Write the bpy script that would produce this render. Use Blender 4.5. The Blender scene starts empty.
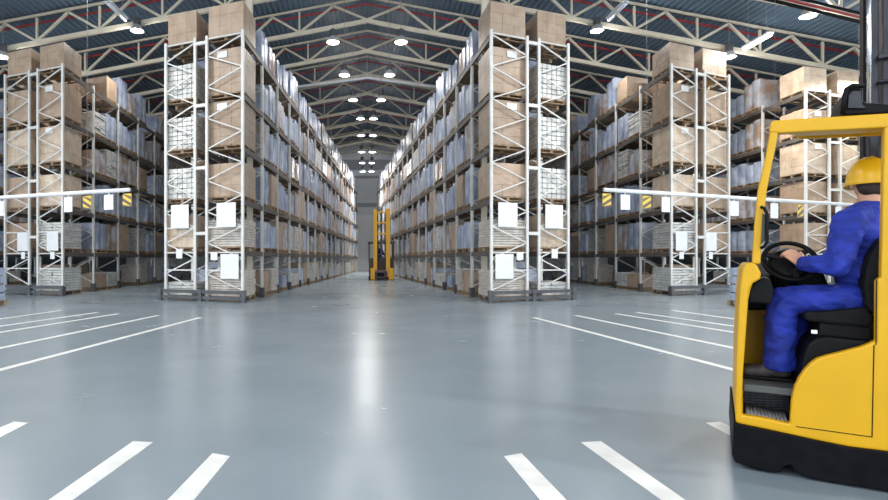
import bpy, bmesh, math, random
from mathutils import Vector, Matrix, noise
random.seed(7)
scene = bpy.context.scene
COL = scene.collection
F = 560.0; PX = 367.0; PY = 259.0; EYE = 1.3

# ------------------------------------------------------------------ helpers
def at(x, y, Y):
    """world point that lies at distance Y along the line of sight of photo pixel x, y"""
    return Vector(((x-PX)/F*Y, Y, EYE+(PY-y)/F*Y))
def ground(x, y):
    Y = F*EYE/(y-PY)
    return Vector(((x-PX)/F*Y, Y, 0))

class MB:
    def __init__(s): s.v = []; s.f = []; s.mi = []; s.cur = 0
    def hexa(s, p):
        b = len(s.v); s.v += [tuple(q) for q in p]
        for q in ((0,3,2,1),(4,5,6,7),(0,1,5,4),(1,2,6,5),(2,3,7,6),(3,0,4,7)):
            s.f.append(tuple(b+i for i in q)); s.mi.append(s.cur)
        return s
    def box(s, lo, hi, W=None):
        W = W or (lambda a,b,c: (a,b,c))
        x0,y0,z0 = lo; x1,y1,z1 = hi
        return s.hexa([W(x0,y0,z0),W(x1,y0,z0),W(x1,y1,z0),W(x0,y1,z0),W(x0,y0,z1),W(x1,y0,z1),W(x1,y1,z1),W(x0,y1,z1)])
    def bar(s, p, q, w, h=None, up=(0,0,1)):
        p = Vector(p); q = Vector(q); h = h or w
        d = (q-p).normalized(); up = Vector(up)
        if abs(d.dot(up)) > .97: up = Vector((0,1,0))
        sx = d.cross(up).normalized()*(w/2); sy = sx.cross(d).normalized()*(h/2)
        return s.hexa([p-sx-sy,p+sx-sy,p+sx+sy,p-sx+sy,q-sx-sy,q+sx-sy,q+sx+sy,q-sx+sy])
    def tube(s, pts, r, n=8, caps=True):
        pts = [Vector(p) for p in pts]; rr = r if isinstance(r,(list,tuple)) else [r]*len(pts)
        base = len(s.v); prev = None
        for i,p in enumerate(pts):
            d = (pts[min(i+1,len(pts)-1)]-pts[max(i-1,0)]).normalized()
            if prev is None:
                up = Vector((0,0,1)) if abs(d.z) < .9 else Vector((1,0,0))
                prev = d.cross(up).normalized()
            a = (prev-d*prev.dot(d)).normalized(); prev = a; b = d.cross(a)
            for k in range(n):
                t = 2*math.pi*k/n
                s.v.append(tuple(p+(a*math.cos(t)+b*math.sin(t))*rr[i]))
        for i in range(len(pts)-1):
            for k in range(n):
                s.f.append((base+i*n+k,base+i*n+(k+1)%n,base+(i+1)*n+(k+1)%n,base+(i+1)*n+k)); s.mi.append(s.cur)
        if caps:
            s.f.append(tuple(base+k for k in reversed(range(n)))); s.mi.append(s.cur)
            e = base+(len(pts)-1)*n
            s.f.append(tuple(e+k for k in range(n))); s.mi.append(s.cur)
        return s
    def lathe(s, prof, c=(0,0,0), axis=(0,0,1), n=24):
        """prof: list of (radius, distance along axis)"""
        ax = Vector(axis).normalized(); c = Vector(c)
        t = Vector((1,0,0)) if abs(ax.x) < .8 else Vector((0,1,0))
        a = ax.cross(t).normalized(); b = ax.cross(a)
        base = len(s.v)
        for r,z in prof:
            for k in range(n):
                w = 2*math.pi*k/n
                s.v.append(tuple(c+ax*z+(a*math.cos(w)+b*math.sin(w))*max(r,1e-4)))
        for i in range(len(prof)-1):
            for k in range(n):
                s.f.append((base+i*n+k,base+i*n+(k+1)%n,base+(i+1)*n+(k+1)%n,base+(i+1)*n+k)); s.mi.append(s.cur)
        return s
    def prism(s, poly, n0, n1, W=None):
        """closed polygon of (u,h) extruded along the second axis from n0 to n1 (n0/n1 may be functions of u,h)"""
        W = W or (lambda u,n,h: (u,n,h)); k = len(poly); b = len(s.v)
        f0 = n0 if callable(n0) else (lambda u,h: n0); f1 = n1 if callable(n1) else (lambda u,h: n1)
        s.v += [tuple(W(u,f0(u,h),h)) for u,h in poly] + [tuple(W(u,f1(u,h),h)) for u,h in poly]
        s.f.append(tuple(range(b,b+k))); s.mi.append(s.cur)
        s.f.append(tuple(reversed(range(b+k,b+2*k)))); s.mi.append(s.cur)
        for i in range(k):
            j = (i+1)%k
            s.f.append((b+j,b+i,b+k+i,b+k+j)); s.mi.append(s.cur)
        return s
    def ball(s, c, r, seg=16, rings=10):
        r = (r,r,r) if not isinstance(r,(tuple,list)) else r
        base = len(s.v)
        for i in range(rings+1):
            t = math.pi*i/rings
            for k in range(seg):
                w = 2*math.pi*k/seg
                s.v.append((c[0]+r[0]*math.sin(t)*math.cos(w), c[1]+r[1]*math.sin(t)*math.sin(w), c[2]-r[2]*math.cos(t)))
        for i in range(rings):
            for k in range(seg):
                s.f.append((base+i*seg+k,base+i*seg+(k+1)%seg,base+(i+1)*seg+(k+1)%seg,base+(i+1)*seg+k)); s.mi.append(s.cur)
        return s
    def cap(s, p, r0, q, r1, n=14):
        """tapered limb with round ends"""
        s.ball(p, r0); s.ball(q, r1); s.tube([p,q],[r0,r1],n); return s
    def mesh(s, name, mats, smooth=False, fix=True, merge=0):
        me = bpy.data.meshes.new(name); me.from_pydata(s.v, [], s.f)
        for m in (mats if isinstance(mats,(list,tuple)) else [mats]): me.materials.append(m)
        if len(me.materials) > 1: me.polygons.foreach_set('material_index', s.mi)
        if fix:
            bm = bmesh.new(); bm.from_mesh(me)
            if merge: bmesh.ops.remove_doubles(bm, verts=bm.verts, dist=merge)
            bmesh.ops.recalc_face_normals(bm, faces=bm.faces); bm.to_mesh(me); bm.free()
        if smooth: me.polygons.foreach_set('use_smooth', [True]*len(me.polygons))
        me.update(); return me
    def build(s, name, mats, parent=None, smooth=False, bevel=0, fix=True, loc=None, merge=0):
        me = s.mesh(name, mats, smooth, fix, merge)
        return link(name, me, parent, loc, bevel)

def link(name, me, parent=None, loc=None, bevel=0):
    o = bpy.data.objects.new(name, me); COL.objects.link(o)
    if parent: o.parent = parent
    if loc is not None: o.location = loc
    if bevel:
        m = o.modifiers.new('bevel','BEVEL'); m.width = bevel; m.segments = 2; m.limit_method = 'ANGLE'; m.angle_limit = math.radians(35)
    return o
def tag(o, label, cat, group=None, kind=None):
    n = len(label.split())
    assert 4 <= n <= 16, (n, label)
    o['label'] = label; o['category'] = cat
    if group: o['group'] = group
    if kind: o['kind'] = kind
    return o
def thing(name, label, cat, loc=(0,0,0), rz=0, group=None):
    o = bpy.data.objects.new(name, None); COL.objects.link(o)
    o.empty_display_size = .2; o.location = loc; o.rotation_euler = (0,0,rz)
    return tag(o, label, cat, group)
def struct(o): o['kind'] = 'structure'; return o
ORD = ['zeroth','first','second','third','fourth','fifth','sixth','seventh','eighth','ninth','tenth','eleventh','twelfth','thirteenth','fourteenth','fifteenth','sixteenth','seventeenth','eighteenth','nineteenth','twentieth']

# ------------------------------------------------------------------ materials
def mat(name, col, rough=.5, metal=0, var=0, vscale=6, bump=0, bscale=20, col2=None, rnd=0, spec=.5, coat=0, contrast=(.35,.65), stretch=None):
    m = bpy.data.materials.new(name); m.use_nodes = True
    nt = m.node_tree; bs = nt.nodes['Principled BSDF']
    bs.inputs['Base Color'].default_value = (*col,1); bs.inputs['Roughness'].default_value = rough
    bs.inputs['Metallic'].default_value = metal; bs.inputs['Specular IOR Level'].default_value = spec
    if coat: bs.inputs['Coat Weight'].default_value = coat; bs.inputs['Coat Roughness'].default_value = .1
    tc = nt.nodes.new('ShaderNodeTexCoord'); vec = tc.outputs['Object']
    if stretch:
        mp = nt.nodes.new('ShaderNodeMapping'); mp.inputs['Scale'].default_value = stretch
        nt.links.new(vec, mp.inputs['Vector']); vec = mp.outputs['Vector']
    out = None
    if var or col2:
        nz = nt.nodes.new('ShaderNodeTexNoise'); nz.inputs['Scale'].default_value = vscale; nz.inputs['Detail'].default_value = 5
        if rnd:
            oi = nt.nodes.new('ShaderNodeObjectInfo'); ad = nt.nodes.new('ShaderNodeVectorMath'); ad.operation = 'ADD'
            mu = nt.nodes.new('ShaderNodeMath'); mu.operation = 'MULTIPLY'; mu.inputs[1].default_value = 50
            nt.links.new(oi.outputs['Random'], mu.inputs[0]); nt.links.new(vec, ad.inputs[0]); nt.links.new(mu.outputs[0], ad.inputs[1])
            nt.links.new(ad.outputs[0], nz.inputs['Vector'])
        else: nt.links.new(vec, nz.inputs['Vector'])
        rp = nt.nodes.new('ShaderNodeValToRGB')
        c2 = col2 or tuple(max(0,c*(1-var)) for c in col)
        rp.color_ramp.elements[0].color = (*c2,1); rp.color_ramp.elements[1].color = (*col,1)
        rp.color_ramp.elements[0].position = contrast[0]; rp.color_ramp.elements[1].position = contrast[1]
        nt.links.new(nz.outputs['Fac'], rp.inputs['Fac']); out = rp.outputs['Color']
    if rnd:
        oi = nt.nodes.new('ShaderNodeObjectInfo'); mr = nt.nodes.new('ShaderNodeMapRange')
        mr.inputs['To Min'].default_value = 1-rnd; mr.inputs['To Max'].default_value = 1+rnd*.6
        nt.links.new(oi.outputs['Random'], mr.inputs['Value'])
        hv = nt.nodes.new('ShaderNodeHueSaturation'); hv.inputs['Color'].default_value = (*col,1)
        if out: nt.links.new(out, hv.inputs['Color'])
        nt.links.new(mr.outputs['Result'], hv.inputs['Value']); out = hv.outputs['Color']
    if out: nt.links.new(out, bs.inputs['Base Color'])
    if bump:
        nb = nt.nodes.new('ShaderNodeTexNoise'); nb.inputs['Scale'].default_value = bscale; nb.inputs['Detail'].default_value = 6
        nt.links.new(vec, nb.inputs['Vector'])
        bp = nt.nodes.new('ShaderNodeBump'); bp.inputs['Strength'].default_value = bump; bp.inputs['Distance'].default_value = .03
        nt.links.new(nb.outputs['Fac'], bp.inputs['Height']); nt.links.new(bp.outputs['Normal'], bs.inputs['Normal'])
    return m
def glow(name, col, strength):
    m = bpy.data.materials.new(name); m.use_nodes = True; bs = m.node_tree.nodes['Principled BSDF']
    bs.inputs['Base Color'].default_value = (*col,1)
    bs.inputs['Emission Color'].default_value = (*col,1); bs.inputs['Emission Strength'].default_value = strength
    return m
M = dict(
 post = mat('painted_steel_post', (.74,.74,.71), .4, var=.12, vscale=3),
 beam = mat('beam_steel', (.13,.115,.105), .5, var=.3, vscale=4),  # darkened so the shadow of the pallets is part of the colour
 guard = mat('guard_steel', (.10,.105,.115), .5, var=.3),
 carton = mat('carton_board', (.50,.375,.275), .42, col2=(.40,.285,.20), vscale=2.5, rnd=.18),
 carton_pale = mat('pale_carton', (.70,.58,.45), .4, col2=(.55,.42,.31), vscale=2.5, rnd=.12),
 film = mat('stretch_film', (.56,.63,.78), .22, col2=(.28,.33,.45), vscale=2.2, rnd=.2, bump=.6, bscale=9, spec=.8, contrast=(.3,.7)),  # paler noise patches put the film's highlights into the colour
 film_warm = mat('film_over_cartons', (.54,.56,.63), .22, col2=(.40,.29,.22), vscale=1.6, rnd=.2, bump=.6, bscale=9, spec=.8, contrast=(.4,.6)),
 white = mat('white_goods', (.78,.77,.73), .45, col2=(.56,.56,.55), vscale=5, rnd=.12),
 plank = mat('pale_sheet_stack', (.74,.69,.62), .5, col2=(.55,.48,.42), vscale=5, rnd=.1),
 wood = mat('pallet_wood', (.40,.28,.17), .75, col2=(.24,.16,.095), vscale=7, rnd=.2),  # darkened with the beams, shelf shadow included in the colour
 sign = mat('sign_white', (.86,.87,.88), .5, col2=(.78,.79,.81), vscale=3),
 black = mat('black_plastic', (.005,.005,.006), .5, var=.3, vscale=9, spec=.14),
 skirt = mat('black_painted_steel', (.003,.003,.0035), .45, col2=(.008,.008,.010), vscale=14, contrast=(.4,.85), spec=.06),
 rubber = mat('rubber', (.008,.008,.009), .7, var=.4, vscale=20, spec=.18),
 yellow = mat('truck_yellow', (.68,.37,.005), .4, var=.08, vscale=3, spec=.35),
 mast = mat('mast_steel', (.035,.037,.045), .35, metal=.6, var=.3),
 chrome = mat('cylinder_steel', (.75,.76,.78), .2, metal=.9),
 grey = mat('grey_plastic', (.10,.105,.105), .55, var=.2, spec=.3),
 mat_ = mat('grey_ribbed_mat', (.20,.20,.20), .8, var=.4, vscale=20),
 overall = mat('blue_workwear', (.010,.032,.36), .75, col2=(.006,.018,.22), vscale=7, bump=.6, bscale=9, contrast=(.35,.6), stretch=(1,1,2.2)),
 skin = mat('skin', (.62,.33,.22), .5, var=.15, vscale=12),
 hair = mat('dark_hair', (.03,.02,.015), .7, var=.3, vscale=40),
 helmet = mat('helmet_yellow', (.85,.48,.012), .32, var=.05),
 shoe = mat('shoe_leather', (.06,.05,.05), .6, var=.4, vscale=20),
 truss = mat('cream_truss_steel', (.62,.57,.45), .5, var=.12, vscale=2),
 deck = mat('roof_deck_blue', (.11,.17,.24), .45, var=.18, vscale=.6),
 red = mat('red_pipe', (.38,.035,.04), .45, var=.2),
 lamp = mat('lamp_housing', (.06,.065,.075), .5),
 reflector = mat('lamp_reflector', (.7,.7,.7), .3, metal=.5),
 glow = glow('lamp_glow', (1,.97,.92), 6),
 glow_tube = glow('tube_glow', (1,.93,.78), 9),
 opal = mat('unlit_opal', (.62,.66,.70), .4),
 wall = mat('wall_panel', (.76,.80,.83), .55, var=.06, vscale=1.5),
 walldark = mat('wall_band', (.36,.40,.44), .55, var=.1),
 sidewall = mat('side_wall_panel', (.22,.27,.33), .6, var=.1),
 door = mat('pale_door', (.90,.92,.93), .5, var=.05),
 cable = mat('steel_cable', (.3,.3,.3), .4, metal=.5),
 line = mat('floor_paint_white', (.80,.80,.77), .42, col2=(.66,.67,.65), vscale=6),
 purple = mat('carriage_plum', (.10,.065,.085), .5, var=.3),
 brown = mat('cab_brown', (.09,.055,.04), .5, var=.3),
 amber = mat('mast_amber', (.86,.45,.008), .4, var=.06),
)
# ------------------------------------------------------------------ camera
cam = bpy.data.cameras.new('camera'); co = bpy.data.objects.new('camera', cam); COL.objects.link(co)
co.location = (0,0,EYE); co.rotation_euler = (math.pi/2,0,0)
cam.sensor_width = 36; cam.lens = 36*F/888; cam.shift_x = (444-PX)/888; cam.shift_y = (PY-250)/888
cam.clip_end = 300; scene.camera = co

# ------------------------------------------------------------------ floor, walls, roof
WY = 62.6; WX = 27.0; Y0 = -9.0
def floor_mat():
    m = bpy.data.materials.new('epoxy_floor'); m.use_nodes = True; nt = m.node_tree; bs = nt.nodes['Principled BSDF']
    tc = nt.nodes.new('ShaderNodeTexCoord')
    n1 = nt.nodes.new('ShaderNodeTexNoise'); n1.inputs['Scale'].default_value = .55; n1.inputs['Detail'].default_value = 6
    nt.links.new(tc.outputs['Object'], n1.inputs['Vector'])
    r1 = nt.nodes.new('ShaderNodeValToRGB'); r1.color_ramp.elements[0].position = .3; r1.color_ramp.elements[1].position = .7
    r1.color_ramp.elements[0].color = (.20,.25,.285,1); r1.color_ramp.elements[1].color = (.255,.305,.34,1)
    nt.links.new(n1.outputs['Fac'], r1.inputs['Fac']); nt.links.new(r1.outputs['Color'], bs.inputs['Base Color'])
    n2 = nt.nodes.new('ShaderNodeTexNoise'); n2.inputs['Scale'].default_value = 1.6; n2.inputs['Detail'].default_value = 8
    nt.links.new(tc.outputs['Object'], n2.inputs['Vector'])
    mr = nt.nodes.new('ShaderNodeMapRange'); mr.inputs['To Min'].default_value = .19; mr.inputs['To Max'].default_value = .31
    nt.links.new(n2.outputs['Fac'], mr.inputs['Value']); nt.links.new(mr.outputs['Result'], bs.inputs['Roughness'])
    bs.inputs['Specular IOR Level'].default_value = .5
    return m
fl = MB().box((-WX,Y0,-.1),(WX,WY,0)).build('floor', floor_mat()); struct(fl)
def line(pix):
    p = [ground(*q) for q in pix]
    m = MB(); m.hexa([(q.x,q.y,.0005) for q in p]+[(q.x,q.y,.003) for q in p])
    m.build('painted_line', M['line'], fl)
def long_line(x0,y0,x1,y1,w=.11):
    a = ground(x0,y0); b = ground(x1,y1); d = (b-a).normalized(); n = Vector((-d.y,d.x,0))*w/2
    b = b+d*.6
    for s in (1,-1):
        m = MB(); q = [a-n,b-n,b+n,a+n]
        q = [Vector((s*p.x,p.y,0)) for p in q]
        m.hexa([(p.x,p.y,.0005) for p in q]+[(p.x,p.y,.003) for p in q]); m.build('painted_line', M['line'], fl)
for a in ((200.5,317.5,-4,371),(158,315.5,-4,349),(118,313.8,-4,333),(97,312.5,-4,326.8),(61,310.5,-4,319.5)): long_line(*a)
for x0,y0,x1,y1,x2,y2,x3,y3 in ((133,441.5,153,442.5,66,505,42,505),(212.5,453.5,230,456.5,190,505,163,505),(-30,440,14,422,28,423,-20,448)):
    for s in (1,-1):
        P = [(x0,y0),(x1,y1),(x2,y2),(x3,y3)]
        if s < 0: P = [(734-x,y) for x,y in P]
        line(P)

GS = .19; HP = 13.3           # height of the lower chord at the ridge and its slope
def chord(x): return HP-GS*abs(x)
# corrugated roof deck, ribs along the building
m = MB(); xs = []
x = -WX
while x < WX+.01:
    xs += [(x,0),(x+.10,0),(x+.13,.07),(x+.23,.07)]; x += .26
for (xa,da),(xb,db) in zip(xs,xs[1:]):
    za = chord(xa)+1.32+da; zb = chord(xb)+1.32+db; b = len(m.v)
    m.v += [(xa,Y0,za),(xb,Y0,zb),(xb,WY,zb),(xa,WY,za)]; m.f.append((b,b+3,b+2,b+1)); m.mi.append(0)
struct(m.build('ceiling', M['deck'], fix=False))
m = MB().box((-WX,WY,0),(WX,WY+.2,15)); struct(m.build('wall_back', M['wall']))
for s,n in ((-1,'wall_left'),(1,'wall_right')):
    struct(MB().box((s*WX-.1,18,0),(s*WX+.1,WY,9.4)).build(n, M['sidewall']))
# bands and the big pale door on the back wall
def back(x0,y0,x1,y1,name,ma,d=.12):
    a = at(x0,y1,WY); b = at(x1,y0,WY)
    o = MB().box((a.x,WY-d,max(a.z,0)),(b.x,WY-.002,b.z)).build(name, ma); return struct(o)
k = 0
for y0,y1,ma in ((160,170,'walldark'),(176,178.5,'walldark'),(203,207,'walldark'),(207.5,214,'wall')):
    k += 1; back(343,y0,391,y1,'trim_%d'%k, M[ma], .12+.04*(k%3))
d = back(356,215,381,271,'door_1', M['door'], .08)
m = MB()
for i in range(1,9):
    m.box((at(356,0,WY).x,WY-.10,i*.68),(at(381,0,WY).x,WY-.085,i*.68+.03))
m.build('panel_seam', M['wall'], d)

# ------------------------------------------------------------------ roof trusses, pipes, lamps
TS = 4.12; TZ = [24.1+TS*k for k in range(-2,10)]
XN = [0,3.4]+[3.4+2.7*i for i in range(1,9)]          # lower chord nodes
XT = [1.7]+[(a+b)/2 for a,b in zip(XN[1:],XN[2:])]    # upper chord nodes
DEP = 1.12
for i,Y in enumerate(TZ):
    t = thing('roof_truss', 'cream steel lattice roof truss, %s one counted from the front' % ORD[i+1], 'roof truss', (0,Y,0), 0, 'roof trusses')
    xe = XN[-1]
    m = MB()
    for s in (-1,1): m.bar((0,0,chord(0)), (s*xe,0,chord(xe)), .16,.18)
    m.build('bottom_chord', M['truss'], t)
    m = MB()
    for s in (-1,1): m.bar((0,0,chord(0)+DEP+.06), (s*xe,0,chord(xe)+DEP+.06), .09,.09)
    m.build('top_chord', M['truss'], t)
    for s in (-1,1):
        for j,(xa,xb) in enumerate(zip(XN,XN[1:])):
            c = XT[j]
            for q in (xa,xb):
                MB().bar((s*q,0,chord(q)+.05),(s*c,0,chord(c)+DEP-.05),.10,.10).build('diagonal', M['truss'], t)
        for q in XN[1:]:
            MB().bar((s*q,.0,chord(q)+.05),(s*q,0,chord(q)+DEP-.05),.085,.085).build('web_post', M['truss'], t)
    m = MB()
    pts = [(-xe,Y+.32,chord(xe)+DEP-.12),(0,Y+.32,chord(0)+DEP-.12),(xe,Y+.32,chord(xe)+DEP-.12)]
    m.tube(pts, .05, 8)
    tag(m.build('sprinkler_pipe', M['red'], smooth=True), 'red sprinkler pipe under the roof behind the %s truss' % ORD[i+1], 'pipe', 'red roof pipes')

def highbay(x, Y, z, label, r=.27, watts=0, cone=125, up=None):
    t = thing('high_bay_lamp', label, 'lamp', (x,Y,z), 0, 'high bay lamps')
    MB().lathe([(0,.0),(r*.93,.0),(r*.93,.015),(0,.015)],n=20).build('diffuser', M['glow'], t)
    MB().lathe([(r,-.02),(r*1.02,0),(r*.75,.16),(r*.45,.24),(r*.43,.24),(r*.72,.15),(r*.96,.0),(r,-.02)],n=20).build('reflector', M['reflector'], t, smooth=True)
    MB().lathe([(0,.22),(.13,.22),(.15,.26),(.15,.48),(.10,.54),(0,.54)],n=14).build('housing', M['lamp'], t)
    ztop = chord(x)+1.3-z
    MB().tube([(0,0,.52),(0,0,ztop)],.012,6).build('suspension_cable', M['cable'], t)
    L = bpy.data.lights.new('lamp_light','SPOT'); L.shadow_soft_size = r*.9; L.energy = watts; L.color = (1,.97,.93)
    L.spot_size = math.radians(cone); L.spot_blend = .75
    lo = bpy.data.objects.new('lamp_light', L); COL.objects.link(lo); lo.parent = t; lo.location = (0,0,-.06)
    L = bpy.data.lights.new('lamp_glow','POINT'); L.shadow_soft_size = r*.8; L.energy = watts*(UP if up is None else up); L.color = (1,.97,.93)  # extra point light added below each lamp to brighten the roof
    lo = bpy.data.objects.new('lamp_glow', L); COL.objects.link(lo); lo.parent = t; lo.location = (0,0,-.28)
WATT = 900; UP = .13
for k,(dx,y) in enumerate(((34,42),(22.5,75),(14,100),(6.2,118.7),(4.8,135.5),(4.3,152),(3.6,163),(3.2,171.5))):  # the farthest pair is added to brighten the back wall
    Y = TZ[k+2]-.2 if k else 24.1-.35
    for s in (-1,1):
        p = at(PX+s*dx,y,Y)
        if abs(p.x) < .42: p.x = s*.42
        highbay(p.x, Y, p.z, 'round high bay lamp over the aisle, %s row back, %s of pair' % (ORD[k+1],'left' if s < 0 else 'right'), watts=WATT*(.55,.45,.38,.34,.36,.6,.9,1.6)[k], cone=100 if k < 5 else 112, up=.14 if k < 2 else .06)
for x,y,Y,lab in ((137,30.5,23.8,'round high bay lamp between far left rack and left aisle rack'),(597,30.5,23.8,'round high bay lamp between right aisle rack and the next rack'),
                (3,57,23.8,'round high bay lamp cut by the left picture edge'),(729,57,23.8,'small bright high bay lamp above second rack on right'),(808,16,20.4,'round high bay lamp at upper right beside the dark cables')):
    p = at(x,y,Y); highbay(p.x,Y,p.z,lab,watts=WATT)
# unseen lamps added over the open floor to light the rack fronts
for Y in (14.5,8,1.5,-5):
    for x in (-9,9):
        highbay(x,Y,chord(x)-1.6,'added unseen high bay lamp over the open floor, outside the view',watts=WATT*1.5,cone=150)
wp = at(PX,77.5,TZ[5]-.35); m = MB()
xw = at(452,89,TZ[5]-.35)
m.tube([(-xw.x,wp.y,xw.z),(0,wp.y,wp.z),(xw.x,wp.y,xw.z)],.09,10)
for x in (-xw.x*.9,0,xw.x*.9):
    zz = wp.z+(xw.z-wp.z)*abs(x)/xw.x; m.tube([(x,wp.y,zz),(x,wp.y,chord(x)+1.3)],.012,5)
tag(m.build('white_pipe',M['sign'],smooth=True),'bright white bent pipe crossing over the aisle under the trusses','pipe')
def tube_lamp(x,y,Y,label,lit=True,L=1.45):
    p = at(x,y,Y); t = thing('fluorescent_fixture',label,'lamp',p,0,'tube lamps')
    MB().box((-.13,-L/2,.03),(.13,L/2,.10)).build('housing', M['opal'], t)
    MB().tube([(0,-L/2,0),(0,L/2,0)],.075,10).build('tube', M['glow_tube'] if lit else M['opal'], t, smooth=True)
    for yy in (-.5,.5): MB().tube([(0,yy,.09),(0,yy,chord(p.x)+1.318-p.z)],.008,5).build('suspension_cable', M['cable'], t)
    if lit:
        Lg = bpy.data.lights.new('tube_light','AREA'); Lg.shape='RECTANGLE'; Lg.size=.15; Lg.size_y=L; Lg.energy=200; Lg.color=(1,.93,.8)
        lo = bpy.data.objects.new('tube_light',Lg); COL.objects.link(lo); lo.parent=t; lo.location=(0,0,-.1)
tube_lamp(757,42,21.5,'lit fluorescent tube fixture hanging above the rack right of centre')
tube_lamp(886,70,22.5,'lit fluorescent tube fixture beside the truck mast at right edge')
tube_lamp(617,12,21.5,'unlit pale fluorescent fixture under the roof, right half',False)
tube_lamp(117,12,21.5,'unlit pale fluorescent fixture under the roof, left half',False)
# dark cable bundle and pipe crossing at the upper right
a = at(745,-6,19.2); b = at(905,33,19.2)
t = thing('cable_tray','dark tray of cables and a red pipe under roof, upper right','cable tray',(a+b)/2)
o = (a+b)/2
for dz,r,mm in ((.0,.05,'lamp'),(.16,.04,'red'),(.30,.05,'lamp')):
    MB().tube([a-o+Vector((0,0,dz)),b-o+Vector((0,0,dz))],r,8).build('cable' if mm!='red' else 'pipe',M['black' if mm!='red' else 'red'],t,smooth=True)
for q in (a,b):
    MB().tube([q-o+Vector((0,.1,.3)),q-o+Vector((0,.1,chord(q.x)+1.3-q.z))],.012,6).build('hanger',M['cable'],t)
m = MB(); m.bar(a-o+Vector((0,.15,.1)),b-o+Vector((0,.15,.1)),.06,.10); m.build('tray',M['black'],t)

# ------------------------------------------------------------------ racks and pallet loads
LV = [0,1.54,3.10,4.69,6.30,8.07]; POST_TOP = 8.24
LEVEL = ['floor level','first beam level','second beam level','third beam level','fourth beam level','top level']
class Rack:
    def __init__(s, O, vp, fa, mirror, name):
        """O: near corner; vp: sideways lean of the row (photo units); fa: splay of the end face in degrees"""
        s.O = Vector((O.x,O.y,0)); s.es = Vector((vp,F,0)).normalized()
        s.ef = Vector((-math.cos(math.radians(fa)), math.sin(math.radians(fa)),0)); s.m = -1 if mirror else 1; s.name = name
    def W(s,a,b,z):
        p = s.O+s.es*a+s.ef*b; return Vector((s.m*p.x,p.y,z))
def rel(R, root): return lambda a,b,z: R.W(a,b,z)-root

def frame(R, a, b0, b1, parent, root, detail):
    W = rel(R,root); T = .055
    m = MB()
    for b in (b0,b1-.09): m.box((a-T,b,0),(a+T,b+.09,POST_TOP),W)
    fr = m.build('upright_frame', M['post'], parent)
    if detail == 0: return
    m = MB(); z = .35; side = 0; P = (b0+.045,b1-.045)
    while z+.49 < POST_TOP-.05:
        m.bar(W(a,P[side],z), W(a,P[1-side],z+.485), .035,.035); z += .485; side = 1-side
    for z in ((.95,1.5,2.28,8.15) if detail > 1 else (1.5,)): m.bar(W(a,P[0],z),W(a,P[1],z),.04,.04)
    m.build('bracing', M['post'], fr)
    m = MB()
    m.box((a-.10,b0-.05,0),(a+.10,b0+.12,.32),W); m.build('post_guard', M['guard'], fr)

def pallet_mb(R, a0,a1,b0,b1,z, root, fine=True):
    W = rel(R,root); m = MB()
    if not fine:
        m.box((a0,b0,z),(a1,b1,z+.05),W); m.box((a0,b0,z+.1),(a1,b1,z+.14),W)
        for i in range(3):
            aa = a0+(a1-a0-.1)*i/2; m.box((aa,b0,z+.05),(aa+.1,b1,z+.1),W)
        return m
    for i in range(3):
        aa = a0+(a1-a0-.1)*i/2
        m.box((aa,b0,z),(aa+.1,b1,z+.022),W); m.box((aa,b0,z+.1),(aa+.1,b1,z+.122),W)
        for j in range(3):
            bb = b0+(b1-b0-.12)*j/2; m.box((aa,bb,z+.022),(aa+.1,bb+.12,z+.1),W)
    nb = 6; w = (b1-b0)/nb
    for j in range(nb): m.box((a0,b0+j*w+.01,z+.122),(a1,b0+(j+1)*w-.01,z+.145),W)
    return m
def cells(m, W, a0,a1,b0,b1,z0,z1, ca,cb,cz, rng, gap=.006, jit=.004):
    na = max(1,round((a1-a0)/ca)); nb = max(1,round((b1-b0)/cb)); nz = max(1,round((z1-z0)/cz))
    for k in range(nz):
        for i in range(na):
            for j in range(nb):
                if 0 < i < na-1 and 0 < j < nb-1: continue
                x0 = a0+(a1-a0)*i/na; x1 = a0+(a1-a0)*(i+1)/na; y0 = b0+(b1-b0)*j/nb; y1 = b0+(b1-b0)*(j+1)/nb
                q0 = z0+(z1-z0)*k/nz; q1 = z0+(z1-z0)*(k+1)/nz
                dx = rng.uniform(-jit,jit); dy = rng.uniform(-jit,jit)
                m.box((x0+gap/2+dx,y0+gap/2+dy,q0),(x1-gap/2+dx,y1-gap/2+dy,q1-gap),W)
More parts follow.
